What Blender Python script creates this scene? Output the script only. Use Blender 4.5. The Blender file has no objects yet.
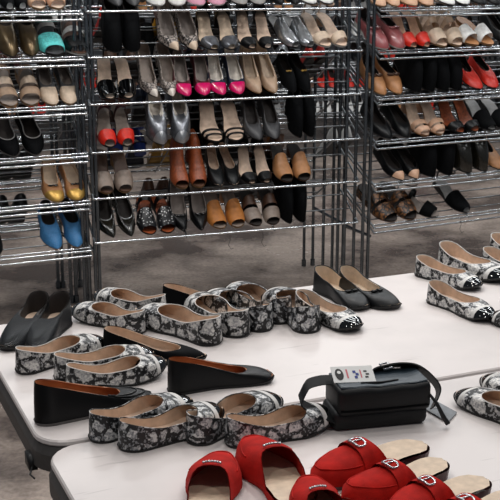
import bpy, bmesh, math, random
from mathutils import Vector, Matrix
R = math.radians
PI = math.pi
SC = bpy.context.scene
COL = SC.collection

# ------------------------------------------------------------------ camera
CAM_H = 1.57
FPX = 1084.0
PITCH = math.atan(284.0 / FPX)
cd = bpy.data.cameras.new('camera')
cd.sensor_width = 36.0
cd.lens = FPX / 500.0 * 36.0
cd.clip_start = 0.05
cam = bpy.data.objects.new('camera', cd)
COL.objects.link(cam)
cam.location = (0, 0, CAM_H)
cam.rotation_euler = (PI / 2 - PITCH, 0, 0)
SC.camera = cam

# ------------------------------------------------------------------ world, lights, exposure
w = bpy.data.worlds.new('world')
SC.world = w
w.use_nodes = True
w.node_tree.nodes['Background'].inputs[0].default_value = (0.80, 0.88, 1.0, 1)
w.node_tree.nodes['Background'].inputs[1].default_value = 0.12

def ceiling_spot(x, y, z, power, size=0.22, col=(1.0, 0.96, 0.92)):
    l = bpy.data.lights.new('ceiling_light', 'AREA')
    l.shape = 'DISK'
    l.size = size
    l.energy = power
    l.color = col
    o = bpy.data.objects.new('ceiling_light', l)
    COL.objects.link(o)
    o.location = (x, y, z)
    return o

for gx, gy, p in ((-1.9, 2.4, 24), (-0.5, 2.7, 32), (0.9, 2.3, 30), (2.2, 2.7, 26),
                  (-1.3, 3.7, 54), (0.2, 3.9, 60), (1.6, 3.6, 54),
                  (-0.9, 0.6, 46), (0.9, 0.4, 46),
                  (-1.6, 8.2, 40), (0.6, 8.6, 40), (2.8, 8.2, 40)):
    ceiling_spot(gx, gy, 3.3, p * 0.275)
def strip_light(x, y, z, power, length=1.5, width=0.12, col=(0.95, 0.98, 1.0)):
    l = bpy.data.lights.new('fluorescent_tube', 'AREA')
    l.shape = 'RECTANGLE'; l.size = length; l.size_y = width; l.energy = power; l.color = col
    o = bpy.data.objects.new('fluorescent_tube', l)
    COL.objects.link(o); o.location = (x, y, z)

for gx, gy, p in ((-1.6, 3.2, 9), (0.6, 3.4, 9), (2.4, 3.3, 9), (-1.2, 4.2, 10), (1.0, 4.3, 10), (1.0, 5.1, 10), (3.0, 5.4, 16), (-1.5, 6.6, 26), (0.6, 6.9, 26), (2.6, 6.7, 26)):
    strip_light(gx, gy, 3.1, p)
SC.view_settings.view_transform = 'Standard'
SC.view_settings.look = 'None'
SC.view_settings.gamma = 1.0
SC.view_settings.use_curve_mapping = False
SC.view_settings.exposure = 0.0

# ------------------------------------------------------------------ geometry of the place: pixel -> ray -> real plane
CP, SP = math.cos(PITCH), math.sin(PITCH)
EYE = Vector((0, 0, CAM_H))

def ray(px, py):
    return Vector((0, CP, -SP)) * FPX + Vector((1, 0, 0)) * (px - 250) + Vector((0, SP, CP)) * (250 - py)

def on_z(px, py, z):
    d = ray(px, py)
    return EYE + d * ((z - CAM_H) / d.z)

def on_plane(px, py, p0, n):
    d = ray(px, py)
    return EYE + d * ((p0 - EYE).dot(n) / d.dot(n))

def width_dir(D):
    d = ray(250 + D, -34)
    return Vector((d.x, d.y, 0)).normalized()

# ------------------------------------------------------------------ materials
MATS = {}

def lin(h):
    h = h.lstrip('#')
    c = [int(h[i:i + 2], 16) / 255 for i in (0, 2, 4)]
    return tuple((v / 12.92 if v <= 0.04045 else ((v + 0.055) / 1.055) ** 2.4) for v in c) + (1,)

def mat(name, color, rough=0.5, metal=0.0, spec=0.5, coat=0.0, noise=0.12, nscale=60, bump=0.0, bscale=400):
    if name in MATS:
        return MATS[name]
    m = bpy.data.materials.new(name)
    m.use_nodes = True
    nt = m.node_tree
    b = nt.nodes['Principled BSDF']
    c = lin(color)
    tc = nt.nodes.new('ShaderNodeTexCoord')
    if noise > 0:
        nz = nt.nodes.new('ShaderNodeTexNoise')
        nz.inputs['Scale'].default_value = nscale
        nz.inputs['Detail'].default_value = 3
        nt.links.new(tc.outputs['Object'], nz.inputs['Vector'])
        r = nt.nodes.new('ShaderNodeValToRGB')
        r.color_ramp.elements[0].position = 0.3
        r.color_ramp.elements[1].position = 0.7
        r.color_ramp.elements[0].color = tuple(v * (1 - noise) for v in c[:3]) + (1,)
        r.color_ramp.elements[1].color = tuple(min(1, v * (1 + noise)) for v in c[:3]) + (1,)
        nt.links.new(nz.outputs['Fac'], r.inputs['Fac'])
        nt.links.new(r.outputs['Color'], b.inputs['Base Color'])
    else:
        b.inputs['Base Color'].default_value = c
    b.inputs['Roughness'].default_value = rough
    b.inputs['Metallic'].default_value = metal
    b.inputs['Specular IOR Level'].default_value = spec
    b.inputs['Coat Weight'].default_value = coat
    b.inputs['Coat Roughness'].default_value = 0.05
    if bump > 0:
        n2 = nt.nodes.new('ShaderNodeTexNoise')
        n2.inputs['Scale'].default_value = bscale
        nt.links.new(tc.outputs['Object'], n2.inputs['Vector'])
        bp = nt.nodes.new('ShaderNodeBump')
        bp.inputs['Strength'].default_value = bump
        bp.inputs['Distance'].default_value = 0.001
        nt.links.new(n2.outputs['Fac'], bp.inputs['Height'])
        nt.links.new(bp.outputs['Normal'], b.inputs['Normal'])
    MATS[name] = m
    return m

def snake_mat(name, light, dark, pale, scale=34.0, edge=0.16):
    """python print: dark net of blotches on pale scales, all in the shoe's own coordinates"""
    m = bpy.data.materials.new(name)
    m.use_nodes = True
    nt = m.node_tree
    N, L = nt.nodes, nt.links
    b = N['Principled BSDF']
    tc = N.new('ShaderNodeTexCoord')
    oi = N.new('ShaderNodeObjectInfo')
    off = N.new('ShaderNodeVectorMath'); off.operation = 'SCALE'
    comb = N.new('ShaderNodeCombineXYZ')
    L.new(oi.outputs['Random'], comb.inputs[0]); L.new(oi.outputs['Random'], comb.inputs[1])
    L.new(comb.outputs[0], off.inputs[0]); off.inputs['Scale'].default_value = 3.0
    add = N.new('ShaderNodeVectorMath'); add.operation = 'ADD'
    L.new(tc.outputs['Object'], add.inputs[0]); L.new(off.outputs[0], add.inputs[1])
    nz = N.new('ShaderNodeTexNoise'); nz.inputs['Scale'].default_value = 70; nz.inputs['Detail'].default_value = 2
    L.new(add.outputs[0], nz.inputs['Vector'])
    ds = N.new('ShaderNodeVectorMath'); ds.operation = 'SCALE'; ds.inputs['Scale'].default_value = 0.012
    L.new(nz.outputs['Color'], ds.inputs[0])
    ad2 = N.new('ShaderNodeVectorMath'); ad2.operation = 'ADD'
    L.new(add.outputs[0], ad2.inputs[0]); L.new(ds.outputs[0], ad2.inputs[1])
    v1 = N.new('ShaderNodeTexVoronoi'); v1.feature = 'DISTANCE_TO_EDGE'; v1.inputs['Scale'].default_value = scale
    L.new(ad2.outputs[0], v1.inputs['Vector'])
    r1 = N.new('ShaderNodeValToRGB')
    r1.color_ramp.elements[0].position = edge - 0.05; r1.color_ramp.elements[0].color = (0, 0, 0, 1)
    r1.color_ramp.elements[1].position = edge; r1.color_ramp.elements[1].color = (1, 1, 1, 1)
    L.new(v1.outputs['Distance'], r1.inputs['Fac'])
    v2 = N.new('ShaderNodeTexVoronoi'); v2.feature = 'F1'; v2.inputs['Scale'].default_value = 260
    L.new(add.outputs[0], v2.inputs['Vector'])
    sep = N.new('ShaderNodeSeparateColor')
    L.new(v2.outputs['Color'], sep.inputs[0])
    r2 = N.new('ShaderNodeValToRGB')
    r2.color_ramp.elements[0].position = 0.15; r2.color_ramp.elements[0].color = lin(pale)
    r2.color_ramp.elements[1].position = 0.75; r2.color_ramp.elements[1].color = lin(light)
    L.new(sep.outputs[0], r2.inputs['Fac'])
    n3 = N.new('ShaderNodeTexNoise'); n3.inputs['Scale'].default_value = 36
    L.new(ad2.outputs[0], n3.inputs['Vector'])
    # flecks: small pale scales inside the dark net
    mth = N.new('ShaderNodeMath'); mth.operation = 'GREATER_THAN'; mth.inputs[1].default_value = 0.80
    L.new(sep.outputs[1], mth.inputs[0])
    mx0 = N.new('ShaderNodeMix'); mx0.data_type = 'RGBA'
    mx0.inputs[6].default_value = lin(dark); mx0.inputs[7].default_value = lin(pale)
    L.new(mth.outputs[0], mx0.inputs[0])
    mx = N.new('ShaderNodeMix'); mx.data_type = 'RGBA'
    L.new(r1.outputs['Color'], mx.inputs[0])
    L.new(mx0.outputs[2], mx.inputs[6]); L.new(r2.outputs['Color'], mx.inputs[7])
    L.new(mx.outputs[2], b.inputs['Base Color'])
    b.inputs['Roughness'].default_value = 0.42
    bp = N.new('ShaderNodeBump'); bp.inputs['Strength'].default_value = 0.4; bp.inputs['Distance'].default_value = 0.001
    L.new(v2.outputs['Distance'], bp.inputs['Height']); L.new(bp.outputs['Normal'], b.inputs['Normal'])
    MATS[name] = m
    return m

def woven_mat(name, color):
    m = mat(name, color, 0.38, noise=0)
    nt = m.node_tree
    N, L = nt.nodes, nt.links
    tc = [n for n in N if n.type == 'TEX_COORD'][0]
    wv = N.new('ShaderNodeTexWave'); wv.inputs['Scale'].default_value = 110; wv.bands_direction = 'X'
    wv.inputs['Distortion'].default_value = 0.0
    L.new(tc.outputs['Object'], wv.inputs['Vector'])
    bp = N.new('ShaderNodeBump'); bp.inputs['Strength'].default_value = 0.9; bp.inputs['Distance'].default_value = 0.003
    L.new(wv.outputs['Fac'], bp.inputs['Height']); L.new(bp.outputs['Normal'], N['Principled BSDF'].inputs['Normal'])
    return m

def dots_mat(name, base, dot, scale=110, thr=0.28):
    m = mat(name, base, 0.35, noise=0)
    nt = m.node_tree; N, L = nt.nodes, nt.links
    tc = [n for n in N if n.type == 'TEX_COORD'][0]
    v = N.new('ShaderNodeTexVoronoi'); v.inputs['Scale'].default_value = scale
    L.new(tc.outputs['Object'], v.inputs['Vector'])
    r = N.new('ShaderNodeValToRGB'); r.color_ramp.interpolation = 'CONSTANT'
    r.color_ramp.elements[0].color = lin(dot); r.color_ramp.elements[1].color = lin(base); r.color_ramp.elements[1].position = thr
    L.new(v.outputs['Distance'], r.inputs['Fac']); L.new(r.outputs['Color'], N['Principled BSDF'].inputs['Base Color'])
    return m

# leathers
mat('black', '#050608', 0.40, spec=0.28, bump=0.15)
mat('black_matte', '#050608', 0.8, spec=0.1, noise=0.2)
mat('black_patent', '#030304', 0.07, coat=1.0, noise=0)
mat('black_shiny', '#17150f', 0.22, coat=0.5)
mat('navy', '#131d33', 0.55)
mat('royal_blue', '#1c3a8c', 0.4)
mat('denim_blue', '#3a78ab', 0.6, noise=0.2, nscale=200)
mat('beige', '#a98e76', 0.45)
mat('pale_beige', '#c5b09a', 0.5)
mat('taupe', '#84756a', 0.5)
mat('cream', '#d8cfc4', 0.5)
mat('white', '#dcdbd8', 0.45)
mat('grey', '#8b8987', 0.5)
mat('dark_grey', '#3b3b3d', 0.5)
mat('silver', '#b9bbbe', 0.28, metal=0.85, noise=0.2)
mat('pewter', '#6d6f74', 0.3, metal=0.7, noise=0.3)
mat('gold', '#b08b45', 0.35, metal=0.6)
mat('bronze', '#5a4a33', 0.3, metal=0.6, noise=0.3, nscale=30)
mat('red', '#c3220f', 0.45)
mat('red_suede', '#a8160e', 0.85, spec=0.2, noise=0.22, nscale=40, bump=0.3)
mat('magenta', '#c8105c', 0.25, coat=0.6)
mat('maroon', '#47161b', 0.4)
mat('rose', '#8d4a4c', 0.32, coat=0.3)
mat('pink', '#c58aa0', 0.5)
mat('peach', '#caa184', 0.5)
mat('rust', '#8b4320', 0.5, noise=0.35, nscale=90)
mat('mustard', '#ab6a2b', 0.6)
mat('yellow', '#d0a030', 0.5)
mat('green', '#1e8a60', 0.5)
mat('brown', '#54392a', 0.5)
mat('tan', '#a8754a', 0.5)
mat('turquoise', '#57c3c0', 0.5, noise=0.3, nscale=150)
mat('lining_tan', '#ccb29c', 0.6)
mat('lining_pale', '#cdb79f', 0.6)
mat('lining_rust', '#a5653c', 0.5)
mat('lining_dark', '#241d1a', 0.7)
mat('lining_grey', '#8b8079', 0.6)
mat('sole_black', '#0d0e10', 0.6)
mat('sole_grey', '#5f5c5a', 0.6)
mat('sole_white', '#cfcfcc', 0.5)
mat('sole_tan', '#9c774f', 0.5)
mat('edge_white', '#cfccc8', 0.5)
snake_mat('snake', '#dbd8d3', '#0a0b0d', '#989798', 27, 0.15)
snake_mat('snake_fine', '#cfcecc', '#0b0c0f', '#77797c', 36, 0.17)
snake_mat('snake_small', '#b5a9a0', '#171415', '#77706c', 60, 0.12)
snake_mat('tiger', '#8a5a30', '#15100d', '#4e3320', 40, 0.14)
woven_mat('woven_black', '#11161b')
dots_mat('stud_black', '#101114', '#c8c8c8', 85, 0.26)

mat('chrome_wire', '#8b8e91', 0.36, metal=1.0, noise=0.2, nscale=25)
def chrome_mat():
    m = mat('chrome', '#c6c9cb', 0.27, metal=1.0, noise=0.15, nscale=25)
    return m
chrome_mat()
mat('chrome_post', '#70767b', 0.26, metal=0.95, noise=0.3, nscale=14)
mat('plastic_black', '#0c0d0f', 0.5)

def table_mat():
    m = mat('table_plastic', '#d6cecb', 0.34, noise=0)
    nt = m.node_tree; N, L = nt.nodes, nt.links
    b = N['Principled BSDF']
    tc = [n for n in N if n.type == 'TEX_COORD'][0]
    n1 = N.new('ShaderNodeTexNoise'); n1.inputs['Scale'].default_value = 5; n1.inputs['Detail'].default_value = 6
    L.new(tc.outputs['Object'], n1.inputs['Vector'])
    r = N.new('ShaderNodeValToRGB')
    r.color_ramp.elements[0].position = 0.25; r.color_ramp.elements[0].color = lin('#c9c2bf')
    r.color_ramp.elements[1].position = 0.55; r.color_ramp.elements[1].color = lin('#d8d0cd')
    L.new(n1.outputs['Fac'], r.inputs['Fac'])
    # a few scuffs
    mp = N.new('ShaderNodeMapping'); mp.inputs['Scale'].default_value = (3, 26, 1); mp.inputs['Rotation'].default_value = (0, 0, 0.6)
    L.new(tc.outputs['Object'], mp.inputs['Vector'])
    n2 = N.new('ShaderNodeTexNoise'); n2.inputs['Scale'].default_value = 2.2; n2.inputs['Detail'].default_value = 2
    L.new(mp.outputs[0], n2.inputs['Vector'])
    r2 = N.new('ShaderNodeValToRGB')
    r2.color_ramp.elements[0].position = 0.70; r2.color_ramp.elements[0].color = (0, 0, 0, 1)
    r2.color_ramp.elements[1].position = 0.76; r2.color_ramp.elements[1].color = (0.5, 0.5, 0.5, 1)
    L.new(n2.outputs['Fac'], r2.inputs['Fac'])
    mx = N.new('ShaderNodeMix'); mx.data_type = 'RGBA'
    L.new(r2.outputs['Color'], mx.inputs[0]); L.new(r.outputs['Color'], mx.inputs[6]); mx.inputs[7].default_value = lin('#a8a09c')
    L.new(mx.outputs[2], b.inputs['Base Color'])
    return m
table_mat()
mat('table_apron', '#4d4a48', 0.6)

def floor_mat():
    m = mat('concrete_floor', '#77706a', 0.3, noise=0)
    nt = m.node_tree; N, L = nt.nodes, nt.links
    b = N['Principled BSDF']
    tc = [n for n in N if n.type == 'TEX_COORD'][0]
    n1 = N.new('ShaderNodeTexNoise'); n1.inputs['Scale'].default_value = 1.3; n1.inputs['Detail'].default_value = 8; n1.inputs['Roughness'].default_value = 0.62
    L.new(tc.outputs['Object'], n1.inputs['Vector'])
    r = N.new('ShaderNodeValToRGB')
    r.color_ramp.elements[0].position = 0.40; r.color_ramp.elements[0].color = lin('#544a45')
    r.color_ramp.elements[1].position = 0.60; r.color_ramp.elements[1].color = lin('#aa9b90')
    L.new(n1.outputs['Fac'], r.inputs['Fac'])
    n2 = N.new('ShaderNodeTexNoise'); n2.inputs['Scale'].default_value = 55; n2.inputs['Detail'].default_value = 4
    L.new(tc.outputs['Object'], n2.inputs['Vector'])
    mx = N.new('ShaderNodeMix'); mx.data_type = 'RGBA'; mx.blend_type = 'OVERLAY'; mx.inputs[0].default_value = 0.5
    L.new(r.outputs['Color'], mx.inputs[6]); L.new(n2.outputs['Fac'], mx.inputs[7])
    L.new(mx.outputs[2], b.inputs['Base Color'])
    rr = N.new('ShaderNodeMapRange'); rr.inputs[3].default_value = 0.16; rr.inputs[4].default_value = 0.34
    L.new(n1.outputs['Fac'], rr.inputs[0]); L.new(rr.outputs[0], b.inputs['Roughness'])
    return m
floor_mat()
mat('wall_paint', '#5c5e62', 0.8, nscale=1.2, noise=0.15)

# ------------------------------------------------------------------ mesh helpers
def link(o, parent=None):
    COL.objects.link(o)
    if parent is not None:
        o.parent = parent
    return o

def mesh_from(name, verts, faces, material, smooth=True):
    me = bpy.data.meshes.new(name)
    me.from_pydata([tuple(v) for v in verts], [], faces)
    me.materials.append(MATS[material])
    if smooth:
        me.polygons.foreach_set('use_smooth', [True] * len(me.polygons))
    me.update()
    return me

def obj(name, me, parent=None):
    return link(bpy.data.objects.new(name, me), parent)

class MB:
    """collects verts and faces"""
    def __init__(self):
        self.v, self.f = [], []
    def grid(self, rows, closed=False):
        n = len(rows[0]); b = len(self.v)
        for r in rows: self.v += [tuple(p) for p in r]
        for i in range(len(rows) - 1):
            for j in range(n if closed else n - 1):
                k = (j + 1) % n
                self.f.append((b + i * n + j, b + i * n + k, b + (i + 1) * n + k, b + (i + 1) * n + j))
        return b
    def cap(self, ring):
        b = len(self.v); self.v += [tuple(p) for p in ring]
        self.f.append(tuple(range(b, b + len(ring))))
    def tube(self, pts, r, seg=6, closed=False, caps=True, flat=1.0):
        pts = [Vector(p) for p in pts]; n = len(pts); rows = []
        up0 = None
        for i in range(n):
            a = pts[(i - 1) % n] if (closed or i > 0) else pts[i]
            c = pts[(i + 1) % n] if (closed or i < n - 1) else pts[i]
            t = (c - a).normalized()
            ref = Vector((0, 0, 1)) if abs(t.z) < 0.9 else Vector((0, 1, 0))
            s = t.cross(ref).normalized(); u = s.cross(t).normalized()
            if up0 is not None and u.dot(up0) < 0: pass
            up0 = u
            rr = r[i] if isinstance(r, (list, tuple)) else r
            rows.append([pts[i] + s * math.cos(2 * PI * k / seg) * rr + u * math.sin(2 * PI * k / seg) * rr * flat for k in range(seg)])
        if closed: rows.append(rows[0])
        self.grid(rows, True)
        if caps and not closed:
            self.cap(rows[0][::-1]); self.cap(rows[-1])
    def box(self, x0, x1, y0, y1, z0, z1):
        b = len(self.v)
        self.v += [(x0, y0, z0), (x1, y0, z0), (x1, y1, z0), (x0, y1, z0), (x0, y0, z1), (x1, y0, z1), (x1, y1, z1), (x0, y1, z1)]
        for q in ((0, 3, 2, 1), (4, 5, 6, 7), (0, 1, 5, 4), (1, 2, 6, 5), (2, 3, 7, 6), (3, 0, 4, 7)):
            self.f.append(tuple(b + i for i in q))
    def ellipsoid(self, c, rx, ry, rz, m=6, n=10, rot=0.0):
        rows = []
        for i in range(m + 1):
            a = -PI / 2 + PI * i / m
            row = []
            for j in range(n):
                p = 2 * PI * j / n
                x, y, z = rx * math.cos(a) * math.cos(p), ry * math.cos(a) * math.sin(p), rz * math.sin(a)
                x, y = x * math.cos(rot) - y * math.sin(rot), x * math.sin(rot) + y * math.cos(rot)
                row.append((c[0] + x, c[1] + y, c[2] + z))
            rows.append(row)
        self.grid(rows, True)
    def mesh(self, name, material, smooth=True):
        return mesh_from(name, self.v, self.f, material, smooth)

def sm(x):
    x = max(0.0, min(1.0, x))
    return x * x * (3 - 2 * x)

def lerp(a, b, t): return a + (b - a) * t

# ------------------------------------------------------------------ the shoe
L0 = 0.24
TOES = dict(full=(0.20, 2.2), round=(0.26, 2.0), almond=(0.36, 1.7), point=(0.46, 1.35), square=(0.14, 2.6))

class Shoe:
    def __init__(self, **k):
        self.W = 0.078; self.toe = 'round'; self.hh = 0.008; self.sole = 0.006
        self.heel = 'wedge'; self.xa = 0.012; self.xb = 0.72
        self.back = 0.055; self.side = 0.034; self.throat = 0.030; self.ov = 0.85
        self.n = 30; self.m = 5; self.wrap = False; self.spring = 0.007; self.st = 0.74
        self.__dict__.update(k)
    def base(self, t):
        # half width as a share of W: narrow heel, waist, broad ball
        pts = ((0, 0.34), (0.15, 0.37), (0.4, 0.37), (0.68, 0.5), (0.85, 0.49), (1.0, 0.45))
        for (a, va), (b, vb) in zip(pts, pts[1:]):
            if t <= b: return lerp(va, vb, sm((t - a) / (b - a)))
        return pts[-1][1]
    def hw(self, t):
        tt, p = TOES[self.toe]
        t = max(0.0, min(1.0, t))
        eh = math.sqrt(max(0, 1 - (1 - min(t / 0.13, 1)) ** 2))
        et = max(0, 1 - (1 - min((1 - t) / tt, 1)) ** p) ** (1 / p)
        return self.W * self.base(t) * eh * et
    def cy(self, t): return 0.007 * math.sin(PI * min(1, max(0, t)) * 0.9) - 0.006 * sm((t - 0.55) / 0.45)
    def fb(self, t):
        z = self.sole + self.hh * sm((0.66 - t) / 0.48)
        return z + self.ground(t)
    def B(self, th, k=1.0):
        t = 0.5 - 0.5 * math.cos(th); s = 1 if math.sin(th) >= 0 else -1
        return Vector((t * L0, self.cy(t) + s * self.hw(t) * k, self.fb(t)))
    def ground(self, t): return self.spring * ((t - self.st) / (1 - self.st)) ** 2 if t > self.st else 0.0
    def T(self, th, inset=0.0):
        u = 0.5 - 0.5 * math.cos(th); s = 1 if math.sin(th) >= 0 else -1
        t = lerp(self.xa, self.xb, u)
        e = math.sqrt(max(0, 1 - (1 - min((1 - u) / 0.30, 1)) ** 2))
        eh = math.sqrt(max(0, 1 - (1 - min(u / 0.16, 1)) ** 2))
        h = self.W * self.base(t) * self.ov * lerp(0.88, 1.0, sm(u / 0.3)) * e * eh - inset * (e * eh)
        if u < 0.45: z = lerp(self.back, self.side, sm(u / 0.45) ** 0.8)
        else: z = lerp(self.side, self.throat, sm((u - 0.45) / 0.55))
        x = t * L0
        if inset: x = min(max(x, self.xa * L0 + inset), self.xb * L0 - inset)
        return Vector((x, self.cy(t) + s * max(h, 0), self.fb(t) + z))
    def P(self, th, v, k=1.0, inset=0.0, out=0.0):
        b, t = self.B(th, k), self.T(th, inset)
        if inset: b.x = 0.5 * L0 + (b.x - 0.5 * L0) * (0.94 if self.wrap else 0.965)
        if self.wrap and not inset:      # the upper is drawn down over the wedge to the thin sole
            b.z = self.ground(0.5 - 0.5 * math.cos(th)) + 0.004
        a, c = 1 - math.cos(v * PI / 2), math.sin(v * PI / 2)
        a = lerp(a, v, 0.25)
        if self.wrap and not inset:
            wv_ = 1.0 - sm((b.x / L0 - 0.2) / 0.5)
            a -= 0.05 * wv_ * math.sin(PI * v) * (1 - v)
            c = lerp(c, v, 0.6 * wv_)
        p = Vector((lerp(b.x, t.x, a), lerp(b.y, t.y, a), lerp(b.z, t.z, c)))
        if inset: p.z -= 0.0008; p.x = min(p.x, b.x - 0.002) if math.cos(th) < -0.5 else max(p.x, 0.0015)
        if out:
            ctr = Vector((L0 * 0.55, self.cy(0.55), 0))
            d = (p - ctr); d.z = max(d.z, 0) + 0.02
            p = p + d.normalized() * out
        return p
    # --- parts
    def upper(self, material, name='upper'):
        q = MB(); n, m = self.n, self.m
        q.grid([[self.P(2 * PI * i / n, j / m) for i in range(n)] for j in range(m + 1)], True)
        return (name, q.mesh(name, material))
    def lining(self, material):
        q = MB(); n, m = self.n, self.m
        kk = 0.90 if self.wrap else 0.94
        q.grid([[self.P(2 * PI * i / n, j / m, kk, 0.0026) for i in range(n)] for j in range(m + 1)], True)
        return ('lining', q.mesh('lining', material))
    def binding(self, material, r=0.0016):
        q = MB(); n = self.n + 8
        q.tube([self.T(2 * PI * i / n + 0.01) for i in range(n)], r, 5, closed=True)
        return ('topline_binding', q.mesh('topline_binding', material))
    def insole(self, material, x0=0.0, x1=1.0):
        q = MB(); rows = []
        for i in range(15):
            t = lerp(x0 + 0.004, x1 - 0.01, i / 14)
            h = self.hw(t) * 0.95
            rows.append([(t * L0, self.cy(t) + h * s, self.fb(t) + 0.0018 + 0.002 * abs(s)) for s in (-1, -0.5, 0, 0.5, 1)])
        q.grid(rows)
        return ('insole', q.mesh('insole', material))
    def cap(self, xc, xw, cap_m, band_m):
        """glossy toe cap, and the pale band behind it"""
        out = []
        def vx(th, x):
            lo, hi = 0.0, 1.0
            for _ in range(16):
                mid = (lo + hi) / 2
                if self.P(th, mid).x > x: lo = mid
                else: hi = mid
            return lo
        def ths(x):
            t = x / L0
            a = math.acos(max(-1, min(1, 1 - 2 * t)))
            return a, 2 * PI - a
        for name, x0, x1, m_, o_ in (('toe_cap', xc * L0, None, cap_m, 0.0012), ('cap_band', xw * L0, xc * L0, band_m, 0.0008)):
            if m_ is None: continue
            a, b = ths(x0)
            rows = []
            K = self.n
            for i in range(K + 1):
                th = lerp(a + 0.002, b - 0.002, i / K)
                v1 = vx(th, x0)
                v0 = 0.0 if x1 is None else (0.0 if self.B(th).x <= x1 else vx(th, x1))
                if v1 < v0: v1 = v0
                rows.append([self.P(th, lerp(v0, v1, j / 6), out=o_) for j in range(7)])
            q = MB(); q.grid(rows)
            out.append((name, q.mesh(name, m_)))
        return out
    def outsole(self, material):
        """wedge or flat: wall from footbed down to the ground; heeled: a thin plate that follows the arch"""
        q = MB(); n = self.n
        top, bot = [], []
        for i in range(n):
            th = 2 * PI * i / n
            t = 0.5 - 0.5 * math.cos(th)
            s = 1 if math.sin(th) >= 0 else -1
            h = self.hw(t)
            x = lerp(0.5, t, 1.012) * L0
            z = self.fb(t)
            zb = self.ground(t)
            if self.wrap: pass
            elif self.heel in ('block', 'stiletto', 'kitten'): zb = max(z - self.sole, 0)
            if self.heel == 'arch': zb = 0.004 * math.sin(PI * min(1, max(0, (t - 0.25) / 0.35))) + zb
            if self.wrap: z = zb + 0.0055; h += 0.0008
            top.append((x, self.cy(t) + s * (h + 0.001), z + 0.001))
            bot.append((lerp(x, L0 * 0.5, 0.02), self.cy(t) + s * h * 0.96, zb))
        q.grid([top, bot], True)
        # close bottom with rows across
        rows = []
        for i in range(n // 2 + 1):
            a = bot[i]; b_ = bot[(n - i) % n]
            rows.append([a, b_])
        q.grid(rows)
        return ('outsole', q.mesh('outsole', material, smooth=False))
    def heel_block(self, material):
        q = MB()
        H = self.fb(0.08) - self.sole * 0.4
        if self.heel == 'block': k, x1, taper = 0.86, 0.24, 0.92
        elif self.heel == 'kitten': k, x1, taper = 0.8, 0.2, 0.42
        else: k, x1, taper = 0.9, 0.24, 0.22
        rows = []
        for j in range(6):
            v = j / 5
            f = lerp(1, taper, v ** 0.6)
            r = []
            for i in range(12):
                a = 2 * PI * i / 12
                cx = lerp(x1 * 0.5, x1 * 0.5 * taper + 0.03, v ** 0.6) * L0
                px = cx + math.cos(a) * x1 * 0.5 * L0 * f
                py = self.cy(0.1) + math.sin(a) * self.W * 0.37 * k * f
                zt = self.fb(min(1, max(0, px / L0))) - self.sole * 0.5
                r.append((px, py, lerp(zt, 0.0, v)))
            rows.append(r)
        q.grid(rows, True); q.cap(rows[-1])
        return ('heel', q.mesh('heel', material))
    def band(self, x0, x1, H0, H1, material, name='strap', wk=1.02, arch0=0.0, arch1=0.0, thick=0.0015, toeclose=False):
        """a strap or vamp arching over the foot between stations x0..x1"""
        q = MB(); K = 12; M = 8 if (x1 - x0) > 0.12 else 3
        for off in (0.0, -thick):
            rows = []
            for j in range(M + 1):
                row = []
                for i in range(K + 1):
                    a = PI * i / K
                    s = math.sin(a)
                    t = lerp(x0 + arch0 * s, x1 + arch1 * s, j / M)
                    u = j / M
                    H = lerp(H0, H1, u)
                    if toeclose:
                        tt, p = TOES[self.toe]
                        H = lerp(H1, H0, min(1, (1 - t) / max(1e-3, 1 - x0)) ** 0.6) * max(0.0, 1 - (1 - min((1 - t) / 0.12, 1)) ** 2) ** 0.5
                    h = self.hw(t) * wk + off
                    row.append((t * L0, self.cy(t) - math.copysign(abs(math.cos(a)) ** 0.8, math.cos(a)) * h, self.fb(t) + max(0, H + off) * s ** 0.75))
                rows.append(row)
            q.grid(rows)
        return (name, q.mesh(name, material))
    def ankle_strap(self, material, z=0.075, r=0.0035, lean=0.0):
        q = MB(); pts = []
        for i in range(16):
            a = 2 * PI * i / 16
            pts.append((0.045 + math.cos(a) * 0.040, self.cy(0.1) + math.sin(a) * 0.028, self.fb(0.1) + z + 0.012 * math.cos(a) + lean))
        q.tube(pts, r, 5, closed=True)
        # heel stay down to the sole
        q.tube([(0.006, self.cy(0.1), self.fb(0.1) + z - 0.01), (0.0, self.cy(0.05), self.fb(0.05) + z * 0.5), (0.004, self.cy(0.05), self.fb(0.03))], r, 5)
        return ('ankle_strap', q.mesh('ankle_strap', material))
    def bow(self, material, t=None, z=None, s=1.0):
        t = self.xb + 0.02 if t is None else t
        p = self.P(PI, 0.93)
        c = (t * L0, self.cy(t), (p.z + 0.002) if z is None else z)
        q = MB()
        for sg in (-1, 1):
            q.ellipsoid((c[0], c[1] + sg * 0.011 * s, c[2] + 0.001), 0.0055 * s, 0.011 * s, 0.0035 * s, 5, 8, rot=sg * 0.25)
        q.ellipsoid((c[0], c[1], c[2] + 0.003), 0.004 * s, 0.004 * s, 0.004 * s, 5, 8)
        return ('bow', q.mesh('bow', material))
    def laces(self, material):
        q = MB()
        for k in range(4):
            t = 0.5 + k * 0.055
            z = lerp(self.side, self.throat, k / 3) + self.fb(t) + 0.006
            q.tube([(t * L0, self.cy(t) - 0.020, z - 0.004), (t * L0 + 0.004, self.cy(t), z + 0.002), (t * L0, self.cy(t) + 0.020, z - 0.004)], 0.0022, 5)
        return ('lace', q.mesh('lace', material))

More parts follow.
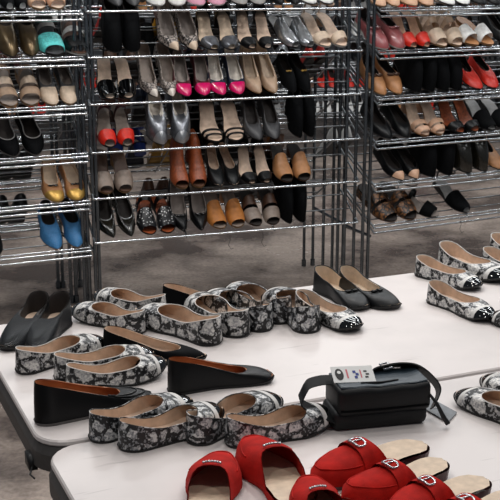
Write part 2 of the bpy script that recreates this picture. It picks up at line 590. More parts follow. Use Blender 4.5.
SPEC = {}
def court(key, up, lin_='lining_tan', sole='sole_black', heelm=None, ins=None, cap=None, band=None, bow=None, bind=None, pleat=None, strap=None, hi=False, low=False, **k):
    def build():
        kk = dict(k)
        if hi: kk.setdefault('n', 60); kk.setdefault('m', 9); kk['wrap'] = True
        if low: kk.setdefault('n', 18); kk.setdefault('m', 4)
        s = Shoe(**kk)
        parts = [s.upper(up), s.lining(lin_), s.insole(ins or lin_), s.outsole(sole)]
        if s.heel in ('block', 'stiletto', 'kitten'): parts.append(s.heel_block(heelm or up))
        if cap: parts += s.cap(k.get('xc', 0.86), k.get('xw', 0.81), cap, band)
        if bow: parts.append(s.bow(bow, s=k.get('bs', 1.0)))
        if bind: parts.append(s.binding(bind, k.get('bindr', 0.0016 if hi else 0.0025)))
        if strap: parts.append(s.ankle_strap(strap))
        if pleat:
            for j, x in enumerate((0.0, 0.045, 0.09)):
                q = MB()
                pts = []
                for i in range(15):
                    a = i / 14
                    t = 0.66 + x + 0.10 * a
                    th = lerp(PI * 0.66, PI * 1.34, a)
                    v = 0.86 - 0.18 * math.sin(PI * a) - x * 4.0
                    pts.append(s.P(th if j != 1 else 2 * PI - th, max(0.2, v), out=0.0008))
                q.tube(pts, 0.0017, 6)
                parts.append(('pleat', q.mesh('pleat', pleat)))
        if k.get('lace_m'): parts.append(s.laces(k['lace_m']))
        return parts
    SPEC[key] = build

def open_shoe(key, bands, ins='lining_tan', sole='sole_black', heelm=None, strap=None, beads=None, buckle=None, quarter=None, **k):
    """mules, slides and sandals: bands = (x0, x1, H0, H1, material, name, toeclose, arch0, arch1)"""
    def build():
        s = Shoe(**k)
        parts = [s.insole(ins), s.outsole(sole)]
        for b in bands:
            parts.append(s.band(b[0], b[1], b[2], b[3], b[4], b[5], toeclose=b[6] if len(b) > 6 else False,
                                arch0=b[7] if len(b) > 7 else 0, arch1=b[8] if len(b) > 8 else 0))
        if s.heel in ('block', 'stiletto', 'kitten'): parts.append(s.heel_block(heelm or sole))
        if strap: parts.append(s.ankle_strap(strap))
        if key.startswith('red_mule'):
            vb = s.band(bands[0][0], bands[0][1], bands[0][2], bands[0][3], bands[0][4], 'vamp', toeclose=True)[1]
            q = MB(); pts = []
            x0, H0, H1 = bands[0][0], bands[0][2], bands[0][3]
            for i in range(29):
                f_ = i / 28
                sg = 1 if f_ < 0.5 else -1
                g = abs(f_ - 0.5) * 2
                t = 0.64 + 0.29 * math.cos(g * PI / 2) ** 0.7
                a = PI / 2 - sg * lerp(0.0, 0.95, g ** 0.6)
                H = lerp(H1, H0, min(1, (1 - t) / (1 - x0)) ** 0.6) * max(0.0, 1 - (1 - min((1 - t) / 0.12, 1)) ** 2) ** 0.5
                h = s.hw(t) * 1.02
                pts.append((t * L0, s.cy(t) - math.copysign(abs(math.cos(a)) ** 0.8, math.cos(a)) * h, s.fb(t) + H * math.sin(a) ** 0.75 + 0.0004))
            q.tube(pts, 0.0013, 5)
            parts.append(('apron_seam', q.mesh('apron_seam', 'red_suede')))
        if beads:
            q = MB()
            x = beads
            for i in range(7):
                a = PI * (0.40 + 0.20 * i / 6)
                t = x + 0.02 * math.sin(a)
                H = bands[0][2] * 0.88
                q.ellipsoid((t * L0, s.cy(t) - math.cos(a) * s.hw(t), s.fb(t) + H * math.sin(a) ** 0.75 + 0.002), 0.0028, 0.0028, 0.0022, 5, 8)
            parts.append(('bead_trim', q.mesh('bead_trim', 'silver')))
        if buckle:
            q = MB(); x = buckle; t = x
            hgt = s.fb(t) + bands[0][2] + 0.0035
            pts = []
            for i in range(20):
                a = 2 * PI * i / 20
                ca, sa = math.cos(a), math.sin(a)
                r_ = 1 / max(abs(ca), abs(sa)) ** 0.6
                yy = sa * 0.015 * r_ ; xx = ca * 0.010 * r_
                pts.append((t * L0 + xx, s.cy(t) + yy, hgt - abs(yy) ** 2 * 18))
            q.tube(pts, 0.0022, 6, closed=True)
            q.tube([(t * L0 - 0.010, s.cy(t), hgt), (t * L0 + 0.010, s.cy(t), hgt + 0.001)], 0.0015, 6)
            parts.append(('buckle', q.mesh('buckle', 'silver')))
        return parts
    SPEC[key] = build

CACHE = {}
def kind_of(spec):
    if 'boot' in spec: return 'ankle_boot', 'boot'
    if 'sneaker' in spec: return 'sneaker', 'sneaker'
    if 'loafer' in spec: return 'loafer', 'loafer'
    if 'mule' in spec or 'slide' in spec or spec in ('tan_band',): return 'mule', 'mule'
    if spec in ('silver_toe_heel', 'black_toe_heel', 'brown_heel', 'beige_band_heel', 'red_toe_heel', 'black_strappy', 'red_band'): return 'heeled_sandal', 'sandal'
    if 'sandal' in spec: return 'sandal', 'sandal'
    if 'pump' in spec or 'magenta' in spec: return 'pump', 'pump'
    if 'slingback' in spec: return 'slingback_shoe', 'shoe'
    return 'flat_shoe', 'shoe'

def shoe(spec, label, group, M, flip=False, name=None, cat=None):
    if name is None: name, cat = kind_of(spec)
    if spec not in CACHE: CACHE[spec] = SPEC[spec]()
    e = bpy.data.objects.new(name, None)
    e.empty_display_size = 0.05
    COL.objects.link(e)
    e['label'] = label; e['category'] = cat; e['group'] = group
    for pn, me in CACHE[spec]:
        obj(pn, me, e)
    e.matrix_world = M @ (Matrix.Diagonal((1, -1, 1, 1)) if flip else Matrix.Identity(4))
    return e

def mat_from(origin, xd, zd, s=1.0, sx=None):
    xd = xd.normalized(); yd = zd.cross(xd).normalized(); zd = xd.cross(yd).normalized()
    m = Matrix((xd, yd, zd)).transposed().to_4x4()
    m.translation = origin
    return m @ Matrix.Diagonal((sx or s, s, s, 1))

# ------------------------------------------------------------------ setting
def structure(name, me):
    o = obj(name, me); o['kind'] = 'structure'; return o
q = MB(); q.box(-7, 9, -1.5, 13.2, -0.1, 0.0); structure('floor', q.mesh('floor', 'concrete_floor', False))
q = MB(); q.box(-7, 9, 13.0, 13.2, 0.0, 3.6); structure('wall_back', q.mesh('wall_back', 'wall_paint', False))

# ------------------------------------------------------------------ tables
TZ = 0.72
TU = width_dir(2600)                         # along the tables' long side
TV = Vector((-TU.y, TU.x, 0))                # away from the camera
P_A = on_z(41, 446, TZ)                      # near left corner of the far table
depthA = (on_z(-25, 327.5, TZ) - P_A).dot(TV)
P_B = on_z(43, 448.8, TZ) - TV * depthA

def round_rect(w_, d_, r, inset=0.0, seg=6):
    pts = []
    for cx, cy, a0 in ((w_ - r, r, -90), (w_ - r, d_ - r, 0), (r, d_ - r, 90), (r, r, 180)):
        for i in range(seg + 1):
            a = R(a0 + 90 * i / seg)
            pts.append((cx + math.cos(a) * (r - inset), cy + math.sin(a) * (r - inset)))
    return pts

def folding_table(P, length, depth, label):
    e = bpy.data.objects.new('folding_table', None); COL.objects.link(e)
    e['label'] = label; e['category'] = 'table'; e['group'] = 'folding tables pushed together'
    e.matrix_world = Matrix.Translation((P.x, P.y, 0)) @ Matrix.Rotation(math.atan2(TU.y, TU.x), 4, 'Z')
    rr = 0.065
    q = MB()
    rings = [(0.003, -0.012), (0.0, -0.009), (0.001, -0.003), (0.004, 0.0)]
    q.grid([[(x, y, TZ + dz) for x, y in round_rect(length, depth, rr, i)] for i, dz in rings], True)
    q.cap([(x, y, TZ) for x, y in round_rect(length, depth, rr, 0.004)])
    obj('tabletop', q.mesh('tabletop', 'table_plastic', False), e)
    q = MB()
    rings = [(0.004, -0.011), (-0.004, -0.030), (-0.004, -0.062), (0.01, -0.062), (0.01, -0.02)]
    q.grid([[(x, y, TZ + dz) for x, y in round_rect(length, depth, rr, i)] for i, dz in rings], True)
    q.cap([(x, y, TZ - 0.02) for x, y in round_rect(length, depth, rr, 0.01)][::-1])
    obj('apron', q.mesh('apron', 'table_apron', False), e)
    for lx in (0.22, length - 0.22):
        q = MB()
        q.tube([(lx, 0.10, TZ - 0.03), (lx, 0.08, 0.35), (lx, 0.06, 0.012), (lx, depth * 0.5, 0.012), (lx, depth - 0.06, 0.012), (lx, depth - 0.08, 0.35), (lx, depth - 0.10, TZ - 0.03)], 0.014, 8)
        obj('leg', q.mesh('leg', 'plastic_black'), e)
        q = MB()
        q.tube([(lx, 0.09, 0.45), (lx, depth - 0.09, 0.45)], 0.010, 8)
        obj('cross_brace', q.mesh('cross_brace', 'plastic_black'), e)
    q = MB()
    q.box(-0.012, 0.004, 0.06, 0.10, TZ - 0.075, TZ - 0.05)
    q.tube([(-0.006, 0.06, TZ - 0.065), (-0.014, 0.045, TZ - 0.075), (-0.008, 0.035, TZ - 0.08)], 0.002, 5)
    obj('latch', q.mesh('latch', 'plastic_black'), e)
    return e

folding_table(P_A, 1.83, depthA, 'white folding table crowded with snake print flats, nearest the shoe racks')
folding_table(P_B, 1.83, depthA, 'white folding table in the foreground carrying the red mules and black bag')

# ------------------------------------------------------------------ racks
LEVEL = ('bottom shelf', 'second shelf up', 'third shelf up', 'fourth shelf up', 'fifth shelf up', 'top shelf')
SLANT = R(29)

class Rack:
    def __init__(self, name, label, F, D, x0, x1, ref_x, lips, levels=6, double_lip=True, depth=0.60, twin=(0.022, 0.055), side=True, zs=None, single=False, nw=8, wire=0.0036):
        """F: a point on the floor under the right (or left) end of the front; x0..x1 extent along the front"""
        self.name = name
        self.u = width_dir(D); self.v = Vector((-self.u.y, self.u.x, 0))
        self.F = F
        self.z = zs or [on_plane(ref_x, y, F, self.v).z for y in lips]
        self.x0, self.x1, self.depth = x0, x1, depth
        self.e = e = bpy.data.objects.new('shoe_rack', None); COL.objects.link(e)
        e['label'] = label; e['category'] = 'shoe rack'; e['group'] = 'chrome shoe racks'
        self.M = Matrix((self.u, self.v, Vector((0, 0, 1)))).transposed().to_4x4()
        self.M.translation = F
        e.matrix_world = self.M
        top = self.z[-1] + 0.30
        posts = []
        for xx in (x0, x1):
            s = 1 if xx == x0 else -1
            for yy in ((0.035, depth - 0.035) if single else (0.035, depth / 2, depth - 0.035)):
                for dx in ((0.004, twin[0]) if s > 0 else (0.004, twin[1])) if twin[0] > 0 else ((-0.012, twin[0]) if s > 0 else (0.004, twin[1])):
                    posts.append((xx + s * dx, yy))
        for xx, yy in posts:
            q = MB(); q.tube([(xx, yy, 0.03), (xx, yy, top)], 0.0085, 8)
            o = obj('post', q.mesh('post', 'chrome_post'), e)
            q = MB(); q.tube([(xx, yy, 0.0), (xx, yy, 0.035)], 0.013, 8)
            obj('foot', q.mesh('foot', 'chrome_post'), o)
        rise = math.tan(SLANT)
        hd = depth - 0.02 if single else depth / 2 - 0.02
        for zi in self.z:
            for nm, sg in ((('shelf', 1),) if single else (('shelf', 1), ('shelf', -1))):
                q = MB()
                def Y(d): return d if sg == 1 else depth - d
                for k in range(1, nw):
                    d = hd * k / (nw - 1)
                    r_ = wire if k else 0.0052
                    q.tube([(x0, Y(d), zi - 0.004 + d * rise), (x1, Y(d), zi - 0.004 + d * rise)], r_, 6)
                for xx in (x0, x1):
                    q.tube([(xx, Y(0), zi - 0.004), (xx, Y(hd), zi - 0.004 + hd * rise)], 0.0055, 6)
                    if double_lip: q.tube([(xx, Y(0), zi - 0.028), (xx, Y(hd), zi - 0.028 + hd * rise)], 0.005, 6)
                nb = max(2, int((x1 - x0) / 0.42))
                for k in range(1, nb):
                    xx = lerp(x0, x1, k / nb)
                    q.tube([(xx, Y(0), zi - 0.012), (xx, Y(hd), zi - 0.012 + hd * rise)], 0.004, 6)
                sh = obj('shelf', q.mesh('shelf', 'chrome_wire'), e)
                rails = [(0.0, zi - 0.004, 0.0054)]
                if double_lip: rails += [(0.0, zi - 0.028, 0.0055), (0.012, zi + 0.008, 0.004)]
                for dy, zz, r_ in rails:
                    q = MB(); q.tube([(x0, Y(dy), zz), (x1, Y(dy), zz)], r_, 8)
                    obj('front_rail', q.mesh('front_rail', 'chrome'), sh)
        if side:
            for xx in (x0, x1):
                q = MB()
                zb = self.z[0] - 0.05
                q.tube([(xx, 0.035, zb), (xx, depth - 0.035, zb)], 0.008, 8)
                obj('base_rail', q.mesh('base_rail', 'chrome_post'), e)
    def lx(self, px, row, dep=0.0):
        """place along the shelf lip that is seen at column px"""
        lo = None
        # iterate: the lip is a line at height z
        d = ray(px, 0)
        n = Vector((0, 0, 1)).cross(self.u)
        # solve F + u*x with the same column: (X - 0)/(depth) = (px-250)/FPX
        z = self.z[row]
        def col(x):
            p = self.F + self.u * x + self.v * dep; p.z = z
            r = p - EYE
            return 250 + FPX * r.x / (r.y * CP - r.z * SP)
        a, b = -4.0, 4.0
        for _ in range(40):
            m_ = (a + b) / 2
            if col(m_) < px: a = m_
            else: b = m_
        return (a + b) / 2
    def put(self, row, px, spec, label, yaw=0, size=1.0, flip=False, back=0.004, grp=None, cat=None, name=None, upright=False, ky=1.0):
        x = self.lx(px, row)
        z = self.z[row]
        sl = 0.0 if upright else SLANT
        L = L0 * size
        # toe on the shelf surface just behind the lip
        ya = R(yaw)
        d_toe = Vector((math.sin(ya), -math.cos(ya), 0))
        fwd = Vector((d_toe.x, d_toe.y * math.cos(sl), d_toe.y * math.sin(sl)))
        toe = Vector((x, back + 0.004, z + 0.0045 + back * math.tan(sl)))
        nrm = Vector((0, -math.sin(sl), math.cos(sl)))
        heel = toe - fwd * L
        m = mat_from(heel, fwd, nrm, size) @ Matrix.Diagonal((1, ky, 1, 1))
        return shoe(spec, label, grp or 'shoes on the %s' % self.name, self.M @ m, flip, name=name, cat=cat)
    def put_rear(self, row, px, spec, label, size=1.0, flip=False, yaw=0, ky=1.0):
        """on the half that slopes away from the aisle, toes to the far side"""
        x = self.lx(px, row, self.depth - 0.22)
        z = self.z[row]
        sl = SLANT; L = L0 * size
        fwd = Vector((math.sin(R(yaw)), math.cos(R(yaw)) * math.cos(sl), -math.cos(R(yaw)) * math.sin(sl)))
        toe = Vector((x, self.depth - 0.01, z + 0.006))
        m = mat_from(toe - fwd * L, fwd, Vector((0, math.sin(sl), math.cos(sl))), size) @ Matrix.Diagonal((1, ky, 1, 1))
        return shoe(spec, label, 'shoes on the far side of the %s' % self.name, self.M @ m, flip)

F_mid = on_z(356, 294, 0.0)
F_left = on_z(94, 320, 0.0)
F_right = on_z(371, 228, 0.34); F_right.z = 0.0; F_right = F_right + width_dir(2200) * 0.02
def span(F, D, px, y=294):
    u = width_dir(D); v = Vector((-u.y, u.x, 0))
    return (on_plane(px, y, F, v) - F).dot(u)
LEFT = Rack('left rack', 'chrome shoe rack at the left edge, holding the blue flats on its bottom shelf', F_left, 2600, -1.0, 0.0, 90, (250, 203, 155.5, 107, 58.5, 13), twin=(0.03, 0.028), nw=6, wire=0.0034)
MID = Rack('middle rack', 'wide chrome shoe rack in the middle, with black boots at its bottom right', F_mid, 3300, span(F_mid, 3300, 97), 0.0, 340, (223, 182, 139, 94, 50.5, 7.5), double_lip=False, nw=4, wire=0.0032)
RIGHT = Rack('right rack', 'chrome shoe rack at the right, with tiger striped sandals on its bottom shelf', F_right, 2200, 0.0, 1.15, 371, (228, 187, 144, 99.5, 53.5, 10.5), single=True, depth=0.30, nw=6, twin=(-0.045, 0.055))
far_z = [0.30, 0.52, 0.74, 0.96, 1.18, 1.40]
FARA = Rack('distant rack', 'distant chrome shoe rack seen through the left and middle racks', Vector((-2.6, 9.3, 0)), 9000, 0.0, 2.5, 0, (), single=True, depth=0.3, nw=5, zs=far_z, double_lip=True)
FARB = Rack('distant rack at right', 'distant chrome shoe rack seen through the right rack', Vector((0.15, 9.5, 0)), 9000, 0.0, 2.6, 0, (), single=True, depth=0.3, nw=5, zs=far_z, double_lip=True)

# ------------------------------------------------------------------ kinds of shoe
# on the tables
court('snake_cap', 'snake', cap='black_patent', band='edge_white', bind='edge_white', hi=True, xc=0.87, xw=0.83, toe='full', hh=0.009, back=0.044, side=0.025, throat=0.039, spring=0.024, st=0.55, W=0.086, ov=0.97, bindr=0.0011)
court('snake_cap_low', 'snake', cap='black_patent', band='edge_white', bind='edge_white', hi=True, xc=0.87, xw=0.83, toe='full', hh=0.009, back=0.044, side=0.025, throat=0.032, spring=0.014, st=0.62, W=0.086, ov=0.97, bindr=0.0011)
court('snake_cap_fine', 'snake_fine', cap='black_patent', band='edge_white', bind='snake_fine', hi=True, xc=0.87, xw=0.82, toe='full', hh=0.009, back=0.044, side=0.025, throat=0.039, spring=0.024, st=0.55, W=0.086, ov=0.97, bindr=0.0011)
court('wedge_pleat', 'black', lin_='lining_rust', sole='sole_grey', hi=True, toe='almond', hh=0.032, back=0.044, side=0.027, throat=0.030, pleat='black', xb=0.70, W=0.076)
court('wedge_plain', 'black', lin_='lining_rust', sole='sole_black', hi=True, toe='square', hh=0.028, back=0.043, side=0.030, throat=0.024, xb=0.76, W=0.074)
court('wedge_low', 'black_matte', lin_='lining_tan', sole='sole_black', hi=True, toe='almond', hh=0.018, back=0.036, side=0.026, throat=0.022, xb=0.76, W=0.078)
court('woven_flat', 'woven_black', lin_='lining_dark', ins='lining_tan', ov=0.95, hi=True, toe='round', hh=0.020, back=0.060, side=0.036, throat=0.040, xb=0.52, W=0.084)
court('black_bow_flat', 'black', lin_='lining_pale', hi=True, toe='full', hh=0.010, bow='black', bind='black', xb=0.68, W=0.088, ov=0.93)
open_shoe('red_mule', [(0.40, 1.0, 0.047, 0.020, 'red_suede', 'vamp', True, 0.09, 0), (0.53, 0.63, 0.050, 0.047, 'red_suede', 'vamp_strap')],
          ins='lining_pale', sole='maroon', buckle=0.58, hh=0.014, toe='almond', W=0.084, n=48, heel='arch')
open_shoe('red_mule_beaded', [(0.30, 1.0, 0.058, 0.024, 'red_suede', 'vamp', True, 0.26, 0)],
          ins='lining_pale', sole='red_suede', beads=0.57, hh=0.014, toe='almond', W=0.094, n=48, heel='arch')
SPEC_MULE = SPEC['red_mule_beaded']
# on the racks: closed shoes
court('blue_flat', 'denim_blue', lin_='lining_dark', sole='sole_tan', xb=0.56, throat=0.040, W=0.088, toe='almond')
court('gold_flat', 'tan', lin_='lining_pale', sole='sole_tan', xb=0.68, bow='black_patent', W=0.080, cap='gold', xc=0.80)
court('grey_trim_flat', 'black_matte', lin_='lining_dark', bind='grey', sole='sole_grey', xb=0.72, W=0.088, toe='almond')
court('two_tone_flat', 'dark_grey', lin_='lining_grey', cap='pale_beige', xc=0.66, sole='sole_tan', xb=0.62, W=0.084)
court('bronze_pump', 'bronze', lin_='lining_dark', xb=0.45, throat=0.045, W=0.090, toe='almond')
court('edge_pump', 'black_shiny', lin_='lining_dark', bind='silver', toe='point', hh=0.06, heel='stiletto', heelm='black', xb=0.66)
court('black_bow_pump', 'black', lin_='lining_grey', toe='point', bow='black_patent', hh=0.055, heel='stiletto', xb=0.70, W=0.080)
court('black_flat', 'black', lin_='lining_dark', xb=0.72, W=0.080, toe='almond')
court('black_flat_tan', 'black', lin_='lining_tan', xb=0.64, W=0.082)
court('velvet_flat', 'black_matte', lin_='lining_dark', xb=0.60, throat=0.045, W=0.090, toe='almond', bow='gold', bs=0.9)
court('beige_pump', 'beige', lin_='lining_pale', toe='almond', hh=0.05, heel='block', xb=0.72, W=0.084, sole='sole_tan')
court('print_pump', 'snake_small', lin_='lining_grey', toe='point', cap='pale_beige', xc=0.86, hh=0.06, heel='stiletto', xb=0.72, W=0.080)
court('snake_pump', 'snake_small', lin_='taupe', toe='point', cap='cream', xc=0.88, hh=0.06, heel='stiletto', xb=0.74, W=0.078)
court('magenta_cap', 'maroon', lin_='lining_grey', toe='almond', cap='magenta', xc=0.74, strap='maroon', hh=0.05, heel='stiletto', xb=0.70, W=0.084)
court('magenta_navy', 'navy', lin_='cream', toe='almond', cap='magenta', xc=0.74, strap='navy', hh=0.05, heel='stiletto', xb=0.70, W=0.084)
court('white_sneaker', 'white', lin_='lining_pale', sole='sole_white', xb=0.46, throat=0.050, back=0.055, side=0.045, hh=0.012, sole_h=0, lace_m='white', W=0.092)
court('pink_flat', 'pink', lin_='lining_pale', xb=0.50, throat=0.042, W=0.088, sole='sole_white')
court('lilac_flat', 'grey', lin_='lining_pale', xb=0.50, throat=0.040, W=0.086, bow='silver')
court('white_flat', 'white', lin_='lining_dark', xb=0.58, throat=0.038, W=0.088, bow='black')
court('rose_loafer', 'rose', lin_='lining_dark', sole='sole_white', xb=0.56, throat=0.044, hh=0.016, W=0.090, bind='maroon', bow='rose', bs=1.6)
court('peach_flat', 'peach', lin_='lining_pale', sole='sole_tan', xb=0.60, throat=0.036, W=0.088)
court('brown_bow', 'tan', lin_='lining_dark', bow='brown', bs=1.7, xb=0.58, throat=0.040, W=0.090, toe='almond', sole='sole_tan')
court('beige_cap_flat', 'black', lin_='lining_dark', cap='peach', xc=0.85, xb=0.80, W=0.078, toe='almond')
court('white_trim_flat', 'black', lin_='lining_dark', bind='white', xb=0.68, W=0.086)
court('black_boot', 'black_matte', lin_='lining_dark', xb=0.40, back=0.15, side=0.15, throat=0.13, ov=0.9, hh=0.03, heel='block', toe='almond', W=0.086)
court('fur_boot', 'black_matte', lin_='lining_dark', xb=0.46, back=0.13, side=0.135, throat=0.115, ov=1.02, hh=0.012, toe='round', W=0.100)
court('stud_boot', 'black_shiny', lin_='lining_dark', xb=0.40, back=0.12, side=0.12, throat=0.10, ov=0.9, hh=0.03, heel='block', toe='almond', W=0.086, strap='stud_black')
court('silver_bootie', 'pewter', lin_='cream', xb=0.52, back=0.075, side=0.075, throat=0.065, ov=0.85, hh=0.05, heel='block', toe='almond', W=0.080, cap='silver', xc=0.86)
court('navy_pump', 'navy', lin_='lining_dark', toe='point', hh=0.05, heel='stiletto', xb=0.62, W=0.080)
court('dark_pump', 'dark_grey', lin_='lining_dark', toe='almond', hh=0.05, heel='block', xb=0.66, W=0.080)
court('plain_dark', 'black', lin_='lining_dark', low=True, xb=0.6)
court('plain_grey', 'grey', lin_='lining_dark', low=True, xb=0.6)
court('plain_tan', 'tan', lin_='lining_dark', low=True, xb=0.6)
court('plain_red', 'red', lin_='lining_dark', low=True, xb=0.55)
court('plain_white', 'white', lin_='lining_dark', low=True, xb=0.55)
court('plain_brown', 'brown', lin_='lining_tan', low=True, xb=0.6)
court('plain_silver', 'silver', lin_='lining_dark', low=True, xb=0.6)
# open shoes
open_shoe('taupe_mule', [(0.62, 0.92, 0.052, 0.030, 'taupe', 'vamp')], ins='brown', sole='sole_tan', hh=0.05, heel='block', W=0.088)
open_shoe('rust_bootie', [(0.05, 0.30, 0.10, 0.095, 'rust', 'ankle_cuff'), (0.30, 0.90, 0.095, 0.030, 'rust', 'vamp')], ins='brown', sole='sole_tan', heelm='rust', hh=0.045, heel='block', W=0.090)
open_shoe('mustard_mule', [(0.48, 0.90, 0.060, 0.032, 'mustard', 'vamp')], ins='taupe', sole='sole_tan', heelm='tan', hh=0.045, heel='block', W=0.092)
open_shoe('brown_band_mule', [(0.42, 0.60, 0.062, 0.056, 'brown', 'strap'), (0.66, 0.90, 0.050, 0.030, 'taupe', 'strap')], ins='lining_dark', sole='brown', hh=0.035, heel='block', W=0.090, heelm='brown')
open_shoe('tan_band', [(0.46, 0.90, 0.060, 0.032, 'tan', 'vamp')], ins='lining_dark', sole='brown', hh=0.04, heel='block', W=0.088, heelm='brown')
open_shoe('stud_sandal', [(0.50, 0.90, 0.056, 0.034, 'stud_black', 'vamp'), (0.28, 0.38, 0.066, 0.062, 'black', 'strap')], ins='rust', hh=0.03, W=0.090)
open_shoe('red_band', [(0.72, 0.94, 0.048, 0.032, 'red', 'strap'), (0.30, 0.35, 0.062, 0.060, 'maroon', 'strap')], ins='taupe', strap='maroon', hh=0.04, heel='block', W=0.090, heelm='brown')
open_shoe('black_strappy', [(0.76, 0.81, 0.034, 0.032, 'black', 'strap'), (0.86, 0.90, 0.026, 0.024, 'black', 'strap'), (0.0, 0.22, 0.055, 0.05, 'black', 'heel_counter')], ins='lining_tan', strap='black', hh=0.055, heel='stiletto', heelm='black', W=0.082)
open_shoe('gold_mule', [(0.66, 0.96, 0.046, 0.024, 'black_patent', 'vamp')], ins='lining_tan', strap='black', hh=0.05, heel='stiletto', heelm='black', W=0.084)
open_shoe('silver_toe_heel', [(0.74, 0.97, 0.036, 0.022, 'pewter', 'vamp'), (0.0, 0.26, 0.07, 0.06, 'black', 'heel_counter')], ins='lining_pale', strap='black', hh=0.05, heel='block', heelm='black', W=0.082)
open_shoe('black_toe_heel', [(0.78, 0.97, 0.034, 0.022, 'black', 'vamp'), (0.0, 0.28, 0.075, 0.06, 'black', 'heel_counter')], ins='lining_tan', strap='black', hh=0.055, heel='stiletto', heelm='black', W=0.080)
open_shoe('silver_mule', [(0.36, 0.96, 0.052, 0.026, 'silver', 'vamp')], ins='grey', hh=0.012, W=0.088, sole='sole_black')
open_shoe('nude_sandal', [(0.72, 0.88, 0.044, 0.032, 'pale_beige', 'strap')], ins='lining_tan', strap='beige', sole='edge_white', hh=0.03, heel='block', heelm='beige', W=0.086)
open_shoe('bow_sandal', [(0.70, 0.84, 0.046, 0.036, 'beige', 'strap'), (0.50, 0.62, 0.056, 0.048, 'pale_beige', 'strap'), (0.30, 0.38, 0.064, 0.06, 'beige', 'strap')], ins='taupe', strap='beige', sole='sole_tan', hh=0.02, W=0.094)
open_shoe('sport_sandal', [(0.62, 0.90, 0.050, 0.034, 'turquoise', 'vamp'), (0.40, 0.50, 0.062, 0.058, 'grey', 'strap'), (0.0, 0.16, 0.06, 0.06, 'grey', 'heel_counter')], ins='dark_grey', strap='grey', sole='sole_black', hh=0.012, W=0.098)
open_shoe('sport_sandal_white', [(0.70, 0.92, 0.046, 0.032, 'black', 'vamp'), (0.50, 0.60, 0.056, 0.05, 'white', 'strap'), (0.30, 0.40, 0.064, 0.06, 'grey', 'strap')], ins='brown', strap='white', sole='sole_white', hh=0.012, W=0.098)
open_shoe('peach_sandal', [(0.66, 0.90, 0.048, 0.030, 'peach', 'vamp'), (0.36, 0.44, 0.06, 0.056, 'cream', 'strap')], ins='lining_pale', sole='sole_tan', hh=0.02, W=0.092)
open_shoe('tiger_sandal', [(0.44, 0.60, 0.062, 0.056, 'tiger', 'strap'), (0.66, 0.90, 0.050, 0.032, 'tiger', 'strap')], ins='lining_dark', sole='tiger', hh=0.03, heel='wedge', W=0.096)
open_shoe('black_slingback', [(0.56, 0.96, 0.050, 0.026, 'black_matte', 'vamp')], ins='grey', strap='black', sole='sole_black', hh=0.02, W=0.086)
open_shoe('loop_sandal', [(0.66, 0.90, 0.050, 0.032, 'black_matte', 'vamp'), (0.30, 0.38, 0.064, 0.06, 'black', 'strap')], ins='lining_grey', strap='black', sole='sole_grey', hh=0.02, W=0.090)
open_shoe('beige_band_heel', [(0.70, 0.80, 0.046, 0.040, 'peach', 'strap'), (0.84, 0.94, 0.034, 0.026, 'peach', 'strap'), (0.0, 0.24, 0.07, 0.06, 'black', 'heel_counter')], ins='lining_tan', sole='tan', hh=0.045, heel='block', heelm='peach', W=0.086)
open_shoe('brown_heel', [(0.78, 0.94, 0.036, 0.026, 'black', 'strap'), (0.0, 0.26, 0.08, 0.06, 'black', 'heel_counter')], ins='rust', strap='black', hh=0.05, heel='stiletto', heelm='black', W=0.082)
open_shoe('red_toe_heel', [(0.72, 0.96, 0.046, 0.026, 'red', 'vamp')], ins='peach', strap='maroon', hh=0.05, heel='stiletto', heelm='maroon', W=0.088)
open_shoe('wrap_sandal', [(0.68, 0.90, 0.052, 0.032, 'pale_beige', 'vamp'), (0.46, 0.56, 0.062, 0.056, 'beige', 'strap'), (0.28, 0.36, 0.068, 0.064, 'pale_beige', 'strap')], ins='lining_tan', strap='pale_beige', sole='sole_tan', hh=0.03, W=0.094)
open_shoe('white_slide', [(0.56, 0.82, 0.058, 0.042, 'white', 'strap')], ins='tan', sole='sole_tan', hh=0.015, W=0.092)
open_shoe('blue_sandal', [(0.20, 0.40, 0.07, 0.065, 'royal_blue', 'strap'), (0.60, 0.85, 0.05, 0.036, 'royal_blue', 'strap')], ins='grey', strap='royal_blue', sole='navy', hh=0.04, heel='block', heelm='royal_blue')
open_shoe('gold_sandal', [(0.60, 0.70, 0.05, 0.045, 'gold', 'strap')], ins='lining_tan', strap='gold', sole='gold', hh=0.045, heel='stiletto', heelm='gold')
open_shoe('yellow_mule', [(0.50, 0.92, 0.055, 0.03, 'yellow', 'vamp')], ins='lining_tan', sole='yellow', hh=0.045, heel='block', heelm='yellow')

# ------------------------------------------------------------------ shoes on the racks
rnd = random.Random(7)
USED = {}
def true_width(spec):
    if spec not in CACHE: CACHE[spec] = SPEC[spec]()
    ys = [v.co.y for _, me in CACHE[spec] for v in me.vertices]
    return max(ys) - min(ys)
def pair(rack, row, pxs, spec, desc, yaw=0, size=1.05, rear=False, splay=3, back=0.004):
    pxs = pxs if isinstance(pxs, (list, tuple)) else (pxs,)
    where = '%s, %s' % (LEVEL[row], rack.name)
    ky = 1.0
    size *= 1.08
    if len(pxs) == 2:
        dd = rack.depth - 0.22 if rear else 0.0
        gap = rack.lx(pxs[1], row, dd) - rack.lx(pxs[0], row, dd)
        ky = max(0.6, min(1.12, (gap - 0.003) / (true_width(spec) * size)))
    for i, px in enumerate(pxs):
        side = ['left', 'right'][i]
        lab = '%s, %s%s' % (desc, (side + ' of its pair, ') if len(pxs) == 2 else '', where)
        if rear: lab = '%s, %sfar side of %s, %s' % (desc, (side + ' one, ') if len(pxs) == 2 else '', rack.name, LEVEL[row].replace(' shelf', '').replace('up', 'level'))
        assert lab not in USED, lab
        USED[lab] = 1
        assert 4 <= len(lab.split()) <= 16, lab
        y_ = yaw + (splay if i else -splay) * 0.6 + rnd.uniform(-2.5, 2.5)
        if rear: rack.put_rear(row, px, spec, lab, size, flip=(i == 0), ky=ky)
        else: rack.put(row, px, spec, lab, y_, size, flip=(i == 0), back=back, ky=ky)

